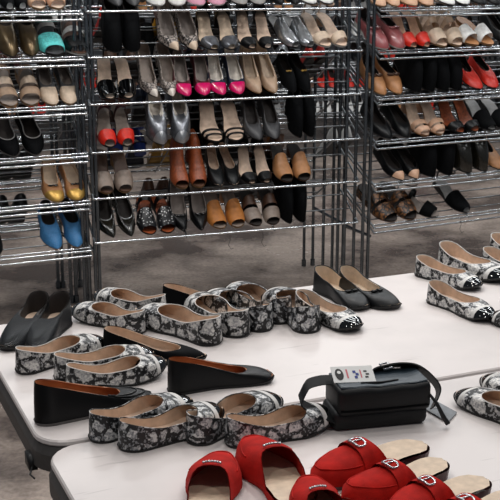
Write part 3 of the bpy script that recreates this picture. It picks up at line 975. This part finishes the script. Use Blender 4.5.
A, B_, C_ = LEFT, MID, RIGHT
# left rack
pair(A, 0, (57, 79), 'blue_flat', 'denim blue pointed flat', yaw=2)
pair(A, 0, -3, 'black_flat', 'black flat cut by the photo edge')
pair(A, 1, (57, 79), 'gold_flat', 'tan bow flat with gold toe', size=1.0)
pair(A, 2, (14, 38), 'grey_trim_flat', 'matte black flat edged in grey', size=1.1, yaw=4)
pair(A, 3, (11, 33), 'bow_sandal', 'beige strappy sandal with wide bands', size=1.05)
pair(A, 3, (53, 72), 'two_tone_flat', 'dark flat with pale beige toe', size=1.05)
pair(A, 4, (12, 34), 'bronze_pump', 'shiny bronze black court shoe', size=1.1)
pair(A, 4, 56, 'sport_sandal', 'grey sport sandal with turquoise strap')
pair(A, 4, 80, 'sport_sandal_white', 'white and black sport sandal')
pair(A, 5, (10, 24), 'black_slingback', 'black open backed shoe')
pair(A, 5, (40, 60), 'peach_sandal', 'peach sandal with pale strap')
# middle rack
pair(B_, 0, (113, 133), 'edge_pump', 'black pointed pump edged in silver', yaw=6, size=1.0)
pair(B_, 0, (150, 170), 'stud_sandal', 'black sandal studded white, rust insole', size=0.95)
pair(B_, 0, (184, 203), 'black_bow_pump', 'black pointed pump with small bow', size=1.08)
pair(B_, 0, (221, 240), 'mustard_mule', 'mustard open toe heeled mule', size=0.95, yaw=4)
pair(B_, 0, (257, 275), 'brown_band_mule', 'brown two band heeled mule', size=0.95)
pair(B_, 0, (290, 304), 'black_boot', 'matte black ankle boot', size=1.0)
pair(B_, 1, (107, 127), 'taupe_mule', 'taupe open toe heeled mule', size=1.0)
pair(B_, 1, (183, 201), 'rust_bootie', 'rust brown open toe bootie', size=1.0)
pair(B_, 1, (220, 236), 'black_flat_tan', 'black flat with tan lining', size=0.98)
pair(B_, 1, (252, 268), 'black_toe_heel', 'black sandal with tan insole', size=0.98)
pair(B_, 1, (288, 306), 'tan_band', 'tan open toe mule', size=0.95)
pair(B_, 2, (110, 129), 'red_band', 'taupe heel with wide red strap', size=1.02)
pair(B_, 2, (162, 184), 'silver_bootie', 'metallic silver open bootie', size=0.98)
pair(B_, 2, (216, 238), 'black_strappy', 'black thin strap stiletto sandal', size=1.0)
pair(B_, 2, (259, 277), 'dark_pump', 'dark grey block heel pump', size=0.95)
pair(B_, 2, (300, 313), 'black_boot', 'matte black short boot', size=0.9)
pair(B_, 3, (110, 130), 'gold_mule', 'black patent toe mule, tan insole', size=1.0)
pair(B_, 3, (156, 174), 'snake_pump', 'grey snake pump with cream toe', size=1.05, yaw=4)
pair(B_, 3, (187, 206), 'magenta_cap', 'maroon strap pump with magenta toe', size=0.95)
pair(B_, 3, (222, 241), 'magenta_navy', 'navy strap pump with magenta toe', size=0.95)
pair(B_, 3, (259, 276), 'beige_pump', 'plain beige court shoe', size=1.05, yaw=3)
pair(B_, 3, (294, 309), 'velvet_flat', 'black velvet flat with gold trim', size=1.02)
pair(B_, 4, (116, 135), 'fur_boot', 'fluffy black ankle boot', size=1.0)
pair(B_, 4, (177, 197), 'print_pump', 'patterned stiletto pump with beige toe', size=1.05, yaw=8)
pair(B_, 4, (214, 233), 'silver_toe_heel', 'black block heel with silver toe', size=0.98)
pair(B_, 4, (252, 269), 'black_toe_heel', 'black stiletto with tan insole', size=0.98)
pair(B_, 4, (296, 312), 'silver_mule', 'crinkled silver flat mule', size=1.02, yaw=10)
pair(B_, 4, (328, 345), 'nude_sandal', 'nude ankle tie sandal', size=1.0, yaw=8)
pair(B_, 5, (118, 136), 'dark_pump', 'dark grey heel')
pair(B_, 5, (159, 180), 'white_sneaker', 'white lace up sneaker', size=1.1)
pair(B_, 5, (199, 220), 'pink_flat', 'pale pink flat', size=1.0)
pair(B_, 5, (242, 261), 'lilac_flat', 'pale grey flat with silver bow')
pair(B_, 5, (281, 297), 'black_flat', 'plain black flat', size=0.98)
pair(B_, 5, (312, 330), 'white_flat', 'white flat with black bow')
# right rack
pair(C_, 0, (394, 414), 'tiger_sandal', 'tiger striped two band sandal', size=1.05, yaw=12)
pair(C_, 0, 438, 'loop_sandal', 'black sandal with looped ankle strap', size=0.95, yaw=35)
pair(C_, 0, 467, 'black_slingback', 'black open backed wedge', size=1.05, yaw=8)
pair(C_, 1, (402, 418), 'beige_cap_flat', 'black flat with peach toe', size=1.02)
pair(C_, 1, (433, 451), 'black_boot', 'matte black ankle boot', size=0.95)
pair(C_, 1, (470, 487), 'stud_boot', 'black boot with studded strap', size=0.98, yaw=6)
pair(C_, 1, 502, 'plain_tan', 'tan flat at the photo edge')
pair(C_, 2, (390, 409), 'black_flat', 'plain black flat', size=1.02)
pair(C_, 2, (426, 442), 'beige_band_heel', 'peach banded black heel', size=1.0)
pair(C_, 2, (461, 477), 'brown_heel', 'black heel with rust insole', size=1.0, yaw=4)
pair(C_, 2, (492, 508), 'black_slingback', 'matte black slingback', size=0.98)
pair(C_, 3, (384, 401), 'brown_bow', 'tan flat with large brown bow', size=1.0)
pair(C_, 3, (419, 434), 'black_boot', 'matte black ankle boot', size=1.0)
pair(C_, 3, (447, 460), 'fur_boot', 'wide black boot', size=0.9)
pair(C_, 3, (480, 497), 'plain_red', 'small red flat', size=0.95)
pair(C_, 4, (386, 403), 'rose_loafer', 'rose loafer with white sole', size=1.0, yaw=5)
pair(C_, 4, (414, 428), 'red_toe_heel', 'peach heel with red toe', size=1.0)
pair(C_, 4, (444, 460), 'wrap_sandal', 'pale beige wrapped sandal', size=1.05)
pair(C_, 4, (477, 493), 'white_slide', 'white banded slide', size=0.98, yaw=14)
pair(C_, 4, (508, 521), 'black_flat', 'black flat at the photo edge')
pair(C_, 5, (383, 398), 'peach_flat', 'peach flat nearest the post')
pair(C_, 5, (414, 431), 'peach_flat', 'peach flat further right')
pair(C_, 5, (452, 468), 'plain_white', 'white flat')
pair(C_, 5, (484, 500), 'plain_dark', 'black flat')
# far side of the left and middle racks, glimpsed between the wires
pair(A, 3, (6, 20), 'magenta_cap', 'magenta toe pump', rear=True)
pair(A, 4, (24, 60), 'plain_white', 'white flat', rear=True)
pair(A, 5, (30, 66), 'plain_dark', 'black flat', rear=True)
pair(A, 1, (8, 30), 'plain_dark', 'black flat', rear=True)
pair(B_, 1, (118, 142), 'blue_sandal', 'royal blue strappy heel', rear=True)
pair(B_, 1, (160, 174), 'gold_sandal', 'gold strappy heel', rear=True)
pair(B_, 1, (222, 240), 'black_strappy', 'black strappy sandal', rear=True)
pair(B_, 1, (262, 280), 'tan_band', 'tan mule', rear=True)
pair(B_, 0, (112, 126), 'plain_dark', 'black flat', rear=True)
pair(B_, 0, (226, 244), 'dark_pump', 'dark grey heel', rear=True)
pair(B_, 2, (142, 150), 'navy_pump', 'navy pump', rear=True)
pair(B_, 2, (186, 204), 'fur_boot', 'short black boot', rear=True)
pair(B_, 2, (252, 270), 'black_boot', 'black boot', rear=True)
pair(B_, 3, (112, 136), 'plain_brown', 'brown flat', rear=True)
pair(B_, 3, (196, 222), 'navy_pump', 'navy pump', rear=True)
pair(B_, 3, (262, 284), 'plain_silver', 'silver flat', rear=True)
pair(B_, 3, (310, 322), 'plain_red', 'red flat', rear=True)
pair(B_, 4, (108, 132), 'plain_red', 'red flat', rear=True)
pair(B_, 4, (165, 184), 'yellow_mule', 'yellow mule', rear=True)
pair(B_, 4, (206, 228), 'plain_dark', 'black flat', rear=True)
pair(B_, 4, (262, 282), 'silver_mule', 'silver mule', rear=True)
pair(B_, 5, (150, 176), 'plain_dark', 'black flat', rear=True)
pair(B_, 5, (206, 236), 'plain_silver', 'silver flat', rear=True)
pair(B_, 5, (268, 290), 'plain_brown', 'brown flat', rear=True)
pair(B_, 2, (112, 128), 'tan_band', 'tan mule', rear=True)
pair(B_, 2, (226, 240), 'black_strappy', 'black strappy sandal', rear=True)
pair(B_, 3, (152, 172), 'black_boot', 'black boot', rear=True)
pair(B_, 1, (200, 212), 'black_boot', 'black boot', rear=True)
pair(B_, 1, (334, 348), 'plain_white', 'white flat', rear=True)
pair(B_, 4, (308, 324), 'plain_grey', 'grey flat', rear=True)
pair(B_, 0, (150, 166), 'plain_brown', 'brown flat', rear=True)
pair(B_, 0, (196, 212), 'plain_dark', 'plain black shoe', rear=True)
pair(B_, 0, (264, 280), 'fur_boot', 'black boot', rear=True)
pair(A, 0, (4, 24), 'plain_dark', 'black flat', rear=True)
# distant racks: rows of small dark shoes nothing tells apart
fars = ['plain_dark', 'plain_dark', 'plain_dark', 'plain_grey', 'plain_brown', 'plain_white', 'plain_red', 'plain_tan']
word = dict(plain_dark='black', plain_grey='grey', plain_brown='brown', plain_white='white', plain_red='red', plain_tan='tan')
for rk, where in ((FARA, 'behind the middle and left racks'), (FARB, 'behind the right rack')):
    for row in range(6):
        x = 0.10
        while x < rk.x1 - 0.1:
            sp = rnd.choice(fars)
            for k in range(2):
                toe = Vector((x + k * 0.09, 0.012, rk.z[row] + 0.006))
                fwd = Vector((0, -math.cos(SLANT), -math.sin(SLANT)))
                m = mat_from(toe - fwd * L0, fwd, Vector((0, -math.sin(SLANT), math.cos(SLANT))), 1.0)
                shoe(sp, 'small %s flat on the distant shoe rack %s' % (word[sp], where), '%s shoes on the distant rack %s' % (word[sp], where), rk.M @ m, k == 0)
            x += 0.20 + rnd.choice((0, 0, 0.05, 0.25))

# ------------------------------------------------------------------ shoes on the tables
def on_table(spec, heel, toe, label, group, flip=False, cat='shoe', lo=0.94, hi=1.06, z=TZ, name='flat_shoe', fix=None):
    h, t = on_z(heel[0], heel[1], z), on_z(toe[0], toe[1], z)
    d = t - h; L = d.length
    s = max(lo, min(hi, L / L0)) if fix is None else fix
    c = (h + t) / 2
    assert 4 <= len(label.split()) <= 16, label
    return shoe(spec, label, group, mat_from(c - d.normalized() * (s * L0 / 2), d, Vector((0, 0, 1)), s), flip, name=name, cat=cat)
GS = 'snake print flats on the far table'
f = False; t_ = True
on_table('woven_flat', (42, 322), (8, 352), 'black woven flat at the far left corner, cut by the photo edge', 'black woven flats', name='ballet_flat')
on_table('woven_flat', (63, 324), (35, 351), 'black woven flat left corner of far table, beside the bare corner', 'black woven flats', t_, name='ballet_flat')
for sp, hp, tp, fl, lb in (
    ('snake_cap', (18, 374), (102, 349), f, 'snake print flat leftmost on the far table, heel toward the left edge'),
    ('snake_cap', (66, 378), (142, 364), f, 'snake print flat behind its mate, above the pleated black wedge'),
    ('snake_cap', (68, 391), (165, 372), t_, 'snake print flat just behind the pleated black wedge'),
    ('snake_cap', (139, 333), (80, 317), t_, 'snake print flat left of the big toe-to-left pair, behind long black wedge'),
    ('snake_cap', (164, 317), (98, 302), f, 'snake print flat farthest back at left, mostly hidden by its mate'),
    ('snake_cap', (226, 348), (134, 318), t_, 'large snake print flat behind the black wedge, black toe pointing left'),
    ('snake_cap', (248, 341), (190, 305), f, 'snake print flat peeking out right behind the large one'),
    ('snake_cap_fine', (268, 333), (208, 303), t_, 'snake print flat in the back middle, front one of its pair'),
    ('snake_cap_fine', (288, 325), (230, 296), f, 'snake print flat in the back middle, rear one of its pair'),
    ('snake_cap_fine', (313, 336), (272, 300), t_, 'snake print flat with its heel toward the viewer, toe near back edge'),
    ('snake_cap_low', (303, 312), (353, 331), f, 'snake print flat left of the black bow pair, glossy toe forward'),
    ('snake_cap_low', (418, 274), (479, 291), f, 'snake print flat at back right edge of far table, left of its pair'),
    ('snake_cap_low', (440, 262), (509, 285), t_, 'snake print flat at back right, behind and right of its mate'),
    ('snake_cap_low', (432, 301), (490, 322), f, 'snake print flat nearest the viewer in the right back cluster'),
    ('snake_cap_low', (484, 266), (545, 286), f, 'snake print flat at the right photo edge, heel showing'),
    ('snake_cap_low', (490, 253), (562, 275), t_, 'snake print flat hidden behind another at the right photo edge'),
    ('snake_cap_low', (562, 345), (496, 320), t_, 'snake print flat at right photo edge with only its black toe showing')):
    on_table(sp, hp, tp, lb, GS, fl, name='ballet_flat', hi=1.12)
on_table('wedge_pleat', (35, 424), (156, 402), 'black low wedge with crossed pleats, heel at the near left corner', 'black low wedges', name='wedge_shoe')
on_table('wedge_plain', (168, 393), (271, 378), 'black low wedge alone in the middle of the far table', 'black low wedges', f, name='wedge_shoe')
on_table('wedge_low', (104, 352), (206, 362), 'long black low wedge in front of the large snake print flat', 'black low wedges', t_, name='wedge_shoe')
on_table('wedge_low', (172, 304), (228, 310), 'black pointed shoe standing behind the snake print pairs', 'black low wedges', f, name='wedge_shoe', fix=0.86)
on_table('black_bow_flat', (322, 291), (360, 309), 'black ballet flat with small bow, left of its pair at back edge', 'black bow flats', f, name='ballet_flat')
on_table('black_bow_flat', (346, 290), (391, 309), 'black ballet flat with small bow, right of its pair at back edge', 'black bow flats', t_, name='ballet_flat')
GF = 'snake print flats on the near table'
for sp, hp, tp, fl, lb in (
    ('snake_cap_fine', (98, 440), (182, 412), f, 'snake print flat leftmost on the near table, rear of its pair'),
    ('snake_cap_fine', (128, 448), (214, 422), t_, 'snake print flat second from left on the near table, front of its pair'),
    ('snake_cap_fine', (190, 445), (275, 408), f, 'snake print flat behind another, just behind the red beaded mules'),
    ('snake_cap_fine', (236, 444), (322, 424), t_, 'snake print flat touching the left strap of the black bag'),
    ('snake_cap_low', (548, 440), (461, 399), t_, 'snake print flat at right edge of near table, toe beside grey tag'),
    ('snake_cap_low', (570, 420), (484, 384), f, 'snake print flat at right photo edge behind another, mostly hidden')):
    on_table(sp, hp, tp, lb, GF, fl, name='ballet_flat')
GR = 'red suede mules on the near table'
on_table('red_mule_beaded', (207, 538), (222, 468), 'red beaded mule leftmost, toe pointing away from the viewer', GR, f, name='mule')
on_table('red_mule_beaded', (303, 520), (246, 452), 'red mule second from left, toe touching the snake print flat', GR, t_, name='mule')
on_table('red_mule_beaded', (352, 560), (302, 492), 'red beaded mule at the bottom edge, between two pairs', GR, f, name='mule')
on_table('red_mule', (426, 455), (306, 490), 'red buckled mule farthest back, nearest the black bag', GR, t_, name='mule')
on_table('red_mule', (444, 471), (342, 506), 'red buckled mule in the middle, showing its whole silver buckle', GR, f, name='mule')
on_table('red_mule', (486, 490), (383, 528), 'red mule at bottom right with its pale heel insole showing', GR, t_, name='mule')
on_table('red_mule', (520, 505), (415, 545), 'red mule lowest at the bottom right, almost out of frame', GR, f, name='mule')

# ------------------------------------------------------------------ the black bag
b0 = on_z(338, 434, TZ); b1 = on_z(431, 425, TZ)
bw = (b1 - b0).length
bag = bpy.data.objects.new('crossbody_bag', None); COL.objects.link(bag)
bag['label'] = 'small black boxy crossbody bag lying between snake flats and red mules'; bag['category'] = 'bag'
bag.matrix_world = mat_from(b0, b1 - b0, Vector((0, 0, 1)))
mat('bag_black', '#07090c', 0.5, spec=0.3, bump=0.2)
mat('bag_top', '#26323b', 0.45, bump=0.2)
mat('tag_white', '#dcdcda', 0.5, noise=0)
mat('tag_grey', '#6d7074', 0.5)
mat('ink_black', '#141414', 0.6, noise=0)
mat('ink_blue', '#2f3f86', 0.6, noise=0)
mat('ink_pink', '#c96b74', 0.6, noise=0)
def rbox(name, x0, x1, y0, y1, z0, z1, r, material, parent, seg=3, sag=0.0):
    me = bpy.data.meshes.new(name); bm = bmesh.new()
    bmesh.ops.create_cube(bm, size=1.0)
    for v in bm.verts:
        v.co = Vector((lerp(x0, x1, v.co.x + 0.5), lerp(y0, y1, v.co.y + 0.5), lerp(z0, z1, v.co.z + 0.5)))
    bmesh.ops.bevel(bm, geom=list(bm.edges), offset=r, segments=seg, affect='EDGES', profile=0.5)
    bmesh.ops.subdivide_edges(bm, edges=[e for e in bm.edges if e.calc_length() > (x1 - x0) * 0.5], cuts=6, use_grid_fill=True)
    for v in bm.verts:
        u = (v.co.x - x0) / (x1 - x0)
        if v.co.z > (z0 + z1) / 2: v.co.z -= sag * math.sin(PI * u) + 0.0012 * math.sin(17 * u)
    bm.to_mesh(me); bm.free(); me.materials.append(MATS[material])
    me.polygons.foreach_set('use_smooth', [True] * len(me.polygons))
    return obj(name, me, parent)
rbox('body', 0.0, bw, 0.0, 0.095, 0.030, 0.088, 0.012, 'bag_black', bag, sag=0.003)
rbox('lower_pocket', -0.008, bw - 0.004, 0.004, 0.090, 0.0, 0.042, 0.014, 'bag_black', bag)
rbox('top_panel', 0.006, bw - 0.006, 0.008, 0.088, 0.083, 0.0900, 0.003, 'bag_top', bag, sag=0.003)
q = MB(); q.tube([(0.05, 0.022, 0.0895), (0.09, 0.020, 0.0882), (0.125, 0.024, 0.0885)], 0.0022, 6); obj('zipper', q.mesh('zipper', 'bag_black'), bag)
q = MB(); q.tube([(0.004, -0.0005, 0.043), (bw * 0.5, -0.001, 0.042), (bw - 0.006, -0.0005, 0.043)], 0.002, 6); obj('seam_piping', q.mesh('seam_piping', 'black_matte'), bag)
def ribbon(pts, wv, th, material, name):
    """flat webbing: pts centre line, wv half-width vector"""
    q = MB(); wv = Vector(wv)
    P_ = [Vector(p) for p in pts]
    # smooth
    fine = []
    for i in range(len(P_) - 1):
        p0 = P_[max(0, i - 1)]; p1 = P_[i]; p2 = P_[i + 1]; p3 = P_[min(len(P_) - 1, i + 2)]
        for k in range(6):
            t = k / 6
            fine.append(0.5 * ((2 * p1) + (p2 - p0) * t + (2 * p0 - 5 * p1 + 4 * p2 - p3) * t * t + (3 * p1 - p0 - 3 * p2 + p3) * t ** 3))
    fine.append(P_[-1])
    rows = []
    for i, p in enumerate(fine):
        a = fine[max(0, i - 1)]; c = fine[min(len(fine) - 1, i + 1)]
        n = (c - a).cross(wv).normalized() * th
        rows.append([p - wv - n, p + wv - n, p + wv + n, p - wv + n])
    q.grid(rows, True); q.cap(rows[0]); q.cap(rows[-1])
    return obj(name, q.mesh(name, material, False), bag)
ribbon([(0.01, 0.06, 0.084), (-0.015, 0.06, 0.086), (-0.040, 0.055, 0.084), (-0.049, 0.05, 0.079), (-0.058, 0.045, 0.066), (-0.063, 0.04, 0.057), (-0.054, 0.034, 0.048), (-0.025, 0.022, 0.033), (0.002, 0.015, 0.022)], (0.0, 0.009, 0.006), 0.0015, 'bag_black', 'strap')
ribbon([(0.09, 0.078, 0.088), (0.105, 0.080, 0.092), (0.145, 0.080, 0.096), (0.180, 0.074, 0.091), (0.208, 0.064, 0.070), (0.222, 0.055, 0.045), (0.200, 0.03, 0.022)], (0.0, 0.010, -0.008), 0.0015, 'bag_black', 'strap')
q = MB(); q.tube([(0.112, 0.066, 0.095), (0.128, 0.066, 0.097), (0.128, 0.092, 0.098), (0.112, 0.092, 0.096)], 0.0022, 6, closed=True); obj('buckle', q.mesh('buckle', 'silver'), bag)
q = MB(); q.tube([(bw - 0.004, 0.004, 0.062), (bw + 0.008, -0.006, 0.045), (bw + 0.018, -0.014, 0.022), (bw + 0.026, -0.020, 0.008)], (0.0026, 0.0036, 0.0048, 0.0052), 8); obj('zipper_pull', q.mesh('zipper_pull', 'plastic_black'), bag)
# white price ticket leaning on the top, with its round emblem and small unreadable marks
tg = bpy.data.objects.new('price_tag', None); COL.objects.link(tg); tg.parent = bag
def tagp(u, v, d=0.0):      # u along, v up the ticket
    return (0.000 + u * 0.083 - 0.0 * v, 0.030 + v * 0.030 - d, 0.0905 + v * 0.021 - u * 0.004 + d * 0.9)
q = MB(); q.grid([[tagp(u / 6, v, 0.0) for u in range(7)] for v in (0, 1)]); q.grid([[tagp(u / 6, v, 0.0008) for u in range(7)] for v in (0, 1)])
tm = obj('price_tag', q.mesh('price_tag', 'tag_white', False), bag); bpy.data.objects.remove(tg)
tm.name = 'price_tag'; tm['label'] = 'white ticket with a round black emblem and small coloured marks'
def mark(name, m_, u0, u1, v0, v1):
    q = MB(); q.grid([[tagp(u, v, 0.0012) for u in (u0, u1)] for v in (v0, v1)]); obj(name, q.mesh(name, m_, False), tm)
q = MB(); q.cap([tagp(0.17 + 0.10 * math.cos(a * PI / 8), 0.5 + 0.36 * math.sin(a * PI / 8), 0.0012) for a in range(16)]); obj('emblem', q.mesh('emblem', 'ink_black', False), tm)
q = MB(); q.cap([tagp(0.17 + 0.045 * math.cos(a * PI / 5), 0.62 + 0.10 * math.sin(a * PI / 5), 0.0016) for a in range(10)]); obj('emblem', q.mesh('emblem', 'tag_white', False), tm)
mark('printed_mark', 'ink_pink', 0.34, 0.38, 0.25, 0.8)
for u0, v0 in ((0.50, 0.55), (0.56, 0.40), (0.52, 0.22)): mark('printed_mark', 'ink_blue', u0, u0 + 0.07, v0, v0 + 0.16)
mark('printed_mark', 'ink_pink', 0.67, 0.70, 0.25, 0.75)
for u0, v0 in ((0.76, 0.60), (0.80, 0.42), (0.77, 0.24)): mark('printed_mark', 'ink_black', u0, u0 + 0.08, v0, v0 + 0.10)
# grey swing tag on the table
q = MB(); cs = [on_z(x, y, TZ + 0.004) for x, y in ((424, 408), (431, 398), (457, 412), (448, 422))]
inv = bag.matrix_world.inverted()
cs = [inv @ c for c in cs]; lo_ = [Vector((c.x, c.y, c.z - 0.002)) for c in cs]
q.grid([lo_, cs], True); q.cap(cs)
sw = obj('swing_tag', q.mesh('swing_tag', 'tag_grey', False), bag); sw['label'] = 'flat grey swing tag lying on the table'
q = MB(); mid_ = (cs[0] + cs[1] + cs[2] + cs[3]) / 4 - (cs[2] - cs[1]) * 0.2
q.tube([mid_ + Vector((0.006 * math.cos(a * PI / 6), 0.006 * math.sin(a * PI / 6), 0.001)) for a in range(12)], 0.0007, 4, closed=True)
obj('emblem', q.mesh('emblem', 'tag_white'), sw)

# loose security threads hanging under the shelves
def thread(rack, row, px, label):
    x = rack.lx(px, row); z = rack.z[row] - 0.006
    q = MB(); q.tube([(x, -0.004, z), (x + 0.004, -0.008, z - 0.03), (x - 0.006, -0.010, z - 0.055), (x + 0.006, -0.012, z - 0.075), (x + 0.018, -0.012, z - 0.070)], 0.0013, 5)
    o = obj('loose_thread', q.mesh('loose_thread', 'plastic_black')); o.matrix_world = rack.M
    o['label'] = label; o['category'] = 'thread'; o['group'] = 'loose threads hanging from the racks'
thread(MID, 0, 229, 'thin black thread dangling below the mustard mules')
thread(MID, 0, 262, 'thin black thread dangling below the brown band mules')
thread(RIGHT, 0, 460, 'thin black thread hanging below the bottom shelf of right rack')
